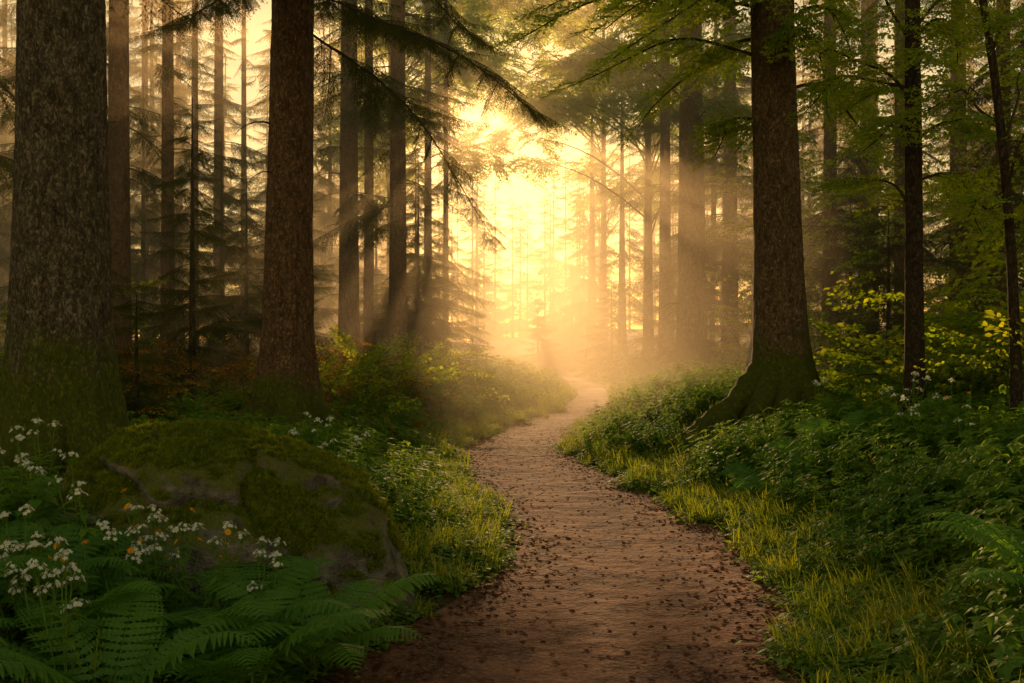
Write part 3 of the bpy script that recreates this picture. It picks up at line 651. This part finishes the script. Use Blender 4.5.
# ---------------------------------------------------------------- boulder
def boulder():
    import bmesh
    bm=bmesh.new();bmesh.ops.create_icosphere(bm,subdivisions=6,radius=1)
    V=np.array([v.co[:] for v in bm.verts]);F=np.array([[v.index for v in f.verts] for f in bm.faces]);bm.free()
    n=V.copy()
    d=1+.17*fbm(n[:,0]*1.3+4,n[:,1]*1.3,n[:,2]*1.3,3)+.09*fbm(n[:,0]*4,n[:,1]*4+3,n[:,2]*4,4)+.025*fbm(n[:,0]*14,n[:,1]*14,n[:,2]*14,3)
    d=d-.12*np.clip(1-np.abs(fbm(n[:,0]*2.1+8,n[:,1]*2.1,n[:,2]*2.1,2))*9,0,1)
    for nx,ny,nz,k in [(.75,-.6,.28,.84),(.1,-.97,.2,.9),(.95,.1,.3,.9),(-.4,-.8,.45,.9)]:
        q=nrm(np.array([nx,ny,nz]));dd=(n*d[:,None])@q;ex=np.clip(dd-k,0,None);d=d-ex*.7
    p=n*d[:,None]*np.array([1.12,.9,.74])
    p[:,2]+=-.27*p[:,0]-.10*p[:,0]**2
    return p,F
p,F=boulder()
RB=np.array([-1.64,6.05,.31])
rock=obj('mossy_boulder',mkmesh('mossy_boulder',p,[F],[M_rock],smooth=True),RB)
me=rock.data;nv=len(me.vertices);N3=np.zeros(nv*3,np.float32);me.vertices.foreach_get('normal',N3);N3=N3.reshape(-1,3)
sc=N3[:,2]*.9+.5+.6*fbm(p[:,0]*3,p[:,1]*3,p[:,2]*3,4)
idx=np.where((sc>1.0)&(p[:,2]>-.1))[0];idx=rng.choice(idx,9000,replace=True)
P=p[idx]+rng.normal(0,.012,(len(idx),3))*[1,1,.2]
scatter('moss',P,np.stack([U(-.3,.3,len(idx))-N3[idx,1]*.8,U(-.3,.3,len(idx))+N3[idx,0]*.8,U(0,6.28,len(idx))],1),U(.6,1.5,len(idx)),rng.integers(0,2,len(idx)),C_moss,(0,0,0),rock)
# ---------------------------------------------------------------- ground cover
def blocked(x,y,pad=0.):
    m=((x-RB[0])/(1.05+pad))**2+((y-RB[1])/(.8+pad))**2<1.0
    for (a,b_,r) in trees_xy[:5]: m|=(x-a)**2+(y-b_)**2<(r*1.0+pad)**2
    return m
def slope(x,y):
    e=.25;gx_=(ground_h(x+e,y)-ground_h(x-e,y))/(2*e);gy_=(ground_h(x,y+e)-ground_h(x,y-e))/(2*e);return gx_,gy_
def place(name,x,y,coll_,nvar,s0,s1,tilt=.06,dz=0.,pad=0.,align=True,grow=True):
    m=~blocked(x,y,pad);x,y=x[m],y[m];n=len(x)
    s=U(s0,s1,n)
    if grow: s=s*(1+.02*np.clip(y-14,0,30))
    yaw=U(0,6.28,n)
    if align:
        a,b_=slope(x,y);a=np.clip(a,-.5,.5);b_=np.clip(b_,-.5,.5)
        c,q=np.cos(yaw),np.sin(yaw);la=a*c+b_*q;lb=-a*q+b_*c
        rx=np.arctan(lb);ry=-np.arctan(la)
    else: rx=ry=0
    return scatter(name,np.stack([x,y,ground_h(x,y)+dz],1),np.stack([rng.normal(0,tilt,n)+rx,rng.normal(0,tilt,n)+ry,yaw],1),s,rng.integers(0,nvar,n),coll_)
def jgrid(y0,y1,sp,xm=.62,extra=1.0,jit=.5):
    xs=[];ys=[];y=y0
    while y<y1:
        s_=sp*(1+.03*max(0,y-12));w_=xm*y+extra
        q=np.arange(-w_,w_,s_);xs.append(q+U(-jit,jit,len(q))*s_);ys.append(y+U(-jit,jit,len(q))*s_);y+=s_
    return np.concatenate(xs),np.concatenate(ys)
front=lambda x,y:(x>-2.1)&(x<-.2)&(y>4.7)&(y<6.3)
fernzone=lambda x,y:(x>-2.5)&(x<-.5)&(y>3.2)&(y<5.1)
rootzone=lambda x,y:((x+3.5)**2+(y-7.2)**2<1.0)|(((x-2.7)/1.4)**2+((y-12.3)/.9)**2<1)|((x+2.9)**2+(y-12.3)**2<.9)
x,y=jgrid(1.6,42,.46);d=pdist(x,y);m=(d>.60)&~front(x,y)&~fernzone(x,y)&~rootzone(x,y)&~((y<3.2)&(d<1.2))
m&=U(0,1,len(x))<np.clip(.9+.8*fbm(x*.6+9,y*.6),.3,1)
place('herbs',x[m],y[m],C_mix,8,.8,1.25,pad=.15)
x,y=jgrid(1.8,38,.36);d=pdist(x,y);m=(d>.30)&(U(0,1,len(x))<np.clip(1.0-.55*d+.4*fbm(x*.8,y*.8),.03,1))&~(front(x,y)&(U(0,1,len(x))<.6))&~fernzone(x,y)
m&=~(rootzone(x,y)&(U(0,1,len(x))<.7))
place('grass',x[m],y[m],C_grs,3,.65,1.05)
x,y=jgrid(2.2,30,.22);d=pdist(x,y);m=((d>.05+.16*fbm(x*1.5,y*1.5))&(d<.8))|(rootzone(x,y)&(U(0,1,len(x))<.6))|(fernzone(x,y)&(d>.1))
place('path_edge_plants',x[m],y[m],C_edge,3,.6,1.2)
x,y=jgrid(2.2,30,.62);d=pdist(x,y);m=(d>.7)&(U(0,1,len(x))<np.clip(.28+1.0*fbm(x*.5+30,y*.5),0,.55))&~front(x,y)&~rootzone(x,y)
place('ferns',x[m],y[m],C_fern,3,.65,1.1,.12,pad=.2)
fx=np.array([-1.2,-1.6,-2.3,-.95,-1.95,-2.8,-1.4,3.2,3.8,2.6,-2.5]);fy=np.array([4.3,3.95,4.7,4.8,4.5,4.3,4.8,5.2,6.6,4.6,3.9])
place('fern_clump',fx,fy,C_fern,3,.9,1.2,.08,.08,align=False)
n=60;x=np.concatenate([rng.normal(-3.1,.9,n),rng.normal(-5.5,1.2,20),rng.normal(-1.9,.4,18)]);y=np.concatenate([rng.normal(16.5,1.8,n),rng.normal(12,1.5,20),rng.normal(15,1.5,18)]);m=pdist(x,y)>.7
place('bracken',x[m],y[m],C_bracken,2,.4,.75,.2)
n=170;x=np.concatenate([rng.normal(-3.3,1.1,n),rng.normal(-5.5,1.2,80)]);y=np.concatenate([rng.normal(17,1.8,n),rng.normal(13,1.5,80)]);m=pdist(x,y)>.7;x,y=x[m],y[m];n=len(x)
scatter('golden_shrubs',np.stack([x,y,ground_h(x,y)+U(.1,.8,n)],1),np.stack([U(-.5,.5,n),U(-1.0,0,n),U(0,6.28,n)],1),U(.5,.9,n),rng.integers(0,2,n),C_gold)
n=150;x=np.concatenate([rng.normal(-2.5,.5,n),rng.normal(-1.3,.35,40)]);y=np.concatenate([rng.normal(17.5,1.6,n),rng.normal(20,1.5,40)]);m=pdist(x,y)>.5;x,y=x[m],y[m];n=len(x)
scatter('sapling_shrubs',np.stack([x,y,ground_h(x,y)+U(.05,.9,n)],1),np.stack([U(-.5,.5,n),U(-1.0,0,n),U(0,6.28,n)],1),U(.5,.9,n),rng.integers(0,4,n),C_beech)
def fl(u,v,D,n,s): 
    q=uv(u,v,D);return rng.normal(q[0],s,n),rng.normal(q[1],s,n)
L=[fl(150,500,4.9,7,.10),fl(215,525,4.9,3,.10),fl(30,560,4.4,9,.16),fl(20,600,3.9,5,.12),fl(310,440,8.5,5,.3),fl(275,540,5.0,3,.1),fl(945,430,8.5,5,.3),fl(60,520,5.4,4,.2),fl(860,440,10,4,.4),fl(20,480,6,3,.2),fl(160,490,4.8,4,.10)]
x=np.concatenate([q[0] for q in L]);y=np.concatenate([q[1] for q in L])
place('wildflowers',x,y,C_flower,4,1.0,1.35,.1,align=False)
g=np.random.default_rng(9);n=800
x=np.concatenate([g.uniform(5.2,14,n),g.uniform(4.2,9,260),g.uniform(-14,-6,120)]);y=np.concatenate([g.uniform(11,30,n),g.uniform(9.5,14,260),g.uniform(14,26,120)])
z=ground_h(x,y)+np.concatenate([g.random(n)**1.5*6,g.random(260)**1.5*1.3,g.random(120)*2])
m=(x-4.25)**2+(y-10.5)**2>.5;x,y,z=x[m],y[m],z[m];n=len(x)
scatter('understory_shrubs',np.stack([x,y,z],1),np.stack([g.uniform(-.4,.4,n),g.uniform(-.7,.3,n),g.uniform(0,6.28,n)],1),g.uniform(.7,1.3,n),g.integers(0,4,n),C_beech)
# ---------------------------------------------------------------- mist
bpy.ops.mesh.primitive_cube_add(size=1);mist=bpy.context.object;mist.name='morning_mist'
y0,y1,zt=13.8,60,12.5
mist.scale=(110,y1-y0,zt+1);mist.location=(0,(y0+y1)/2,(zt-1)/2)
m,nt,N,L=newmat('mist_volume');out=N.new('ShaderNodeOutputMaterial');vs=N.new('ShaderNodeVolumeScatter')
vs.inputs['Color'].default_value=(1,.82,.56,1);vs.inputs['Density'].default_value=.020;vs.inputs['Anisotropy'].default_value=.42
L.new(vs.outputs[0],out.inputs['Volume']);mist.data.materials.append(m)
# ---------------------------------------------------------------- light
sd=Vector(SUN)
su=bpy.data.lights.new('sun','SUN');su.energy=15;su.color=(1,.52,.19);su.angle=math.radians(.5)
so=bpy.data.objects.new('sun',su);so.rotation_euler=sd.to_track_quat('Z','Y').to_euler();so.location=(0,80,30);scene.collection.objects.link(so)
w=bpy.data.worlds.new('World');scene.world=w;w.use_nodes=True;nt=w.node_tree;bg=nt.nodes['Background']
sk=nt.nodes.new('ShaderNodeTexSky');sk.sky_type='NISHITA';sk.sun_disc=False;sk.sun_elevation=EL;sk.sun_rotation=AZ
sk.air_density=1.5;sk.dust_density=.4
tm=nt.nodes.new('ShaderNodeMix');tm.data_type='RGBA';tm.blend_type='MULTIPLY';tm.inputs[0].default_value=1;tm.inputs[7].default_value=(1,.70,.36,1)
nt.links.new(sk.outputs[0],tm.inputs[6]);nt.links.new(tm.outputs[2],bg.inputs[0]);bg.inputs[1].default_value=.175
scene.view_settings.view_transform='Standard';scene.view_settings.look='None';scene.view_settings.exposure=0
cam=bpy.data.cameras.new('camera');cam.lens=35;cam.sensor_width=36;cam.clip_end=2000
co=bpy.data.objects.new('camera',cam);co.location=(0,0,1.6);co.rotation_euler=(math.radians(90),0,0);scene.collection.objects.link(co);scene.camera=co
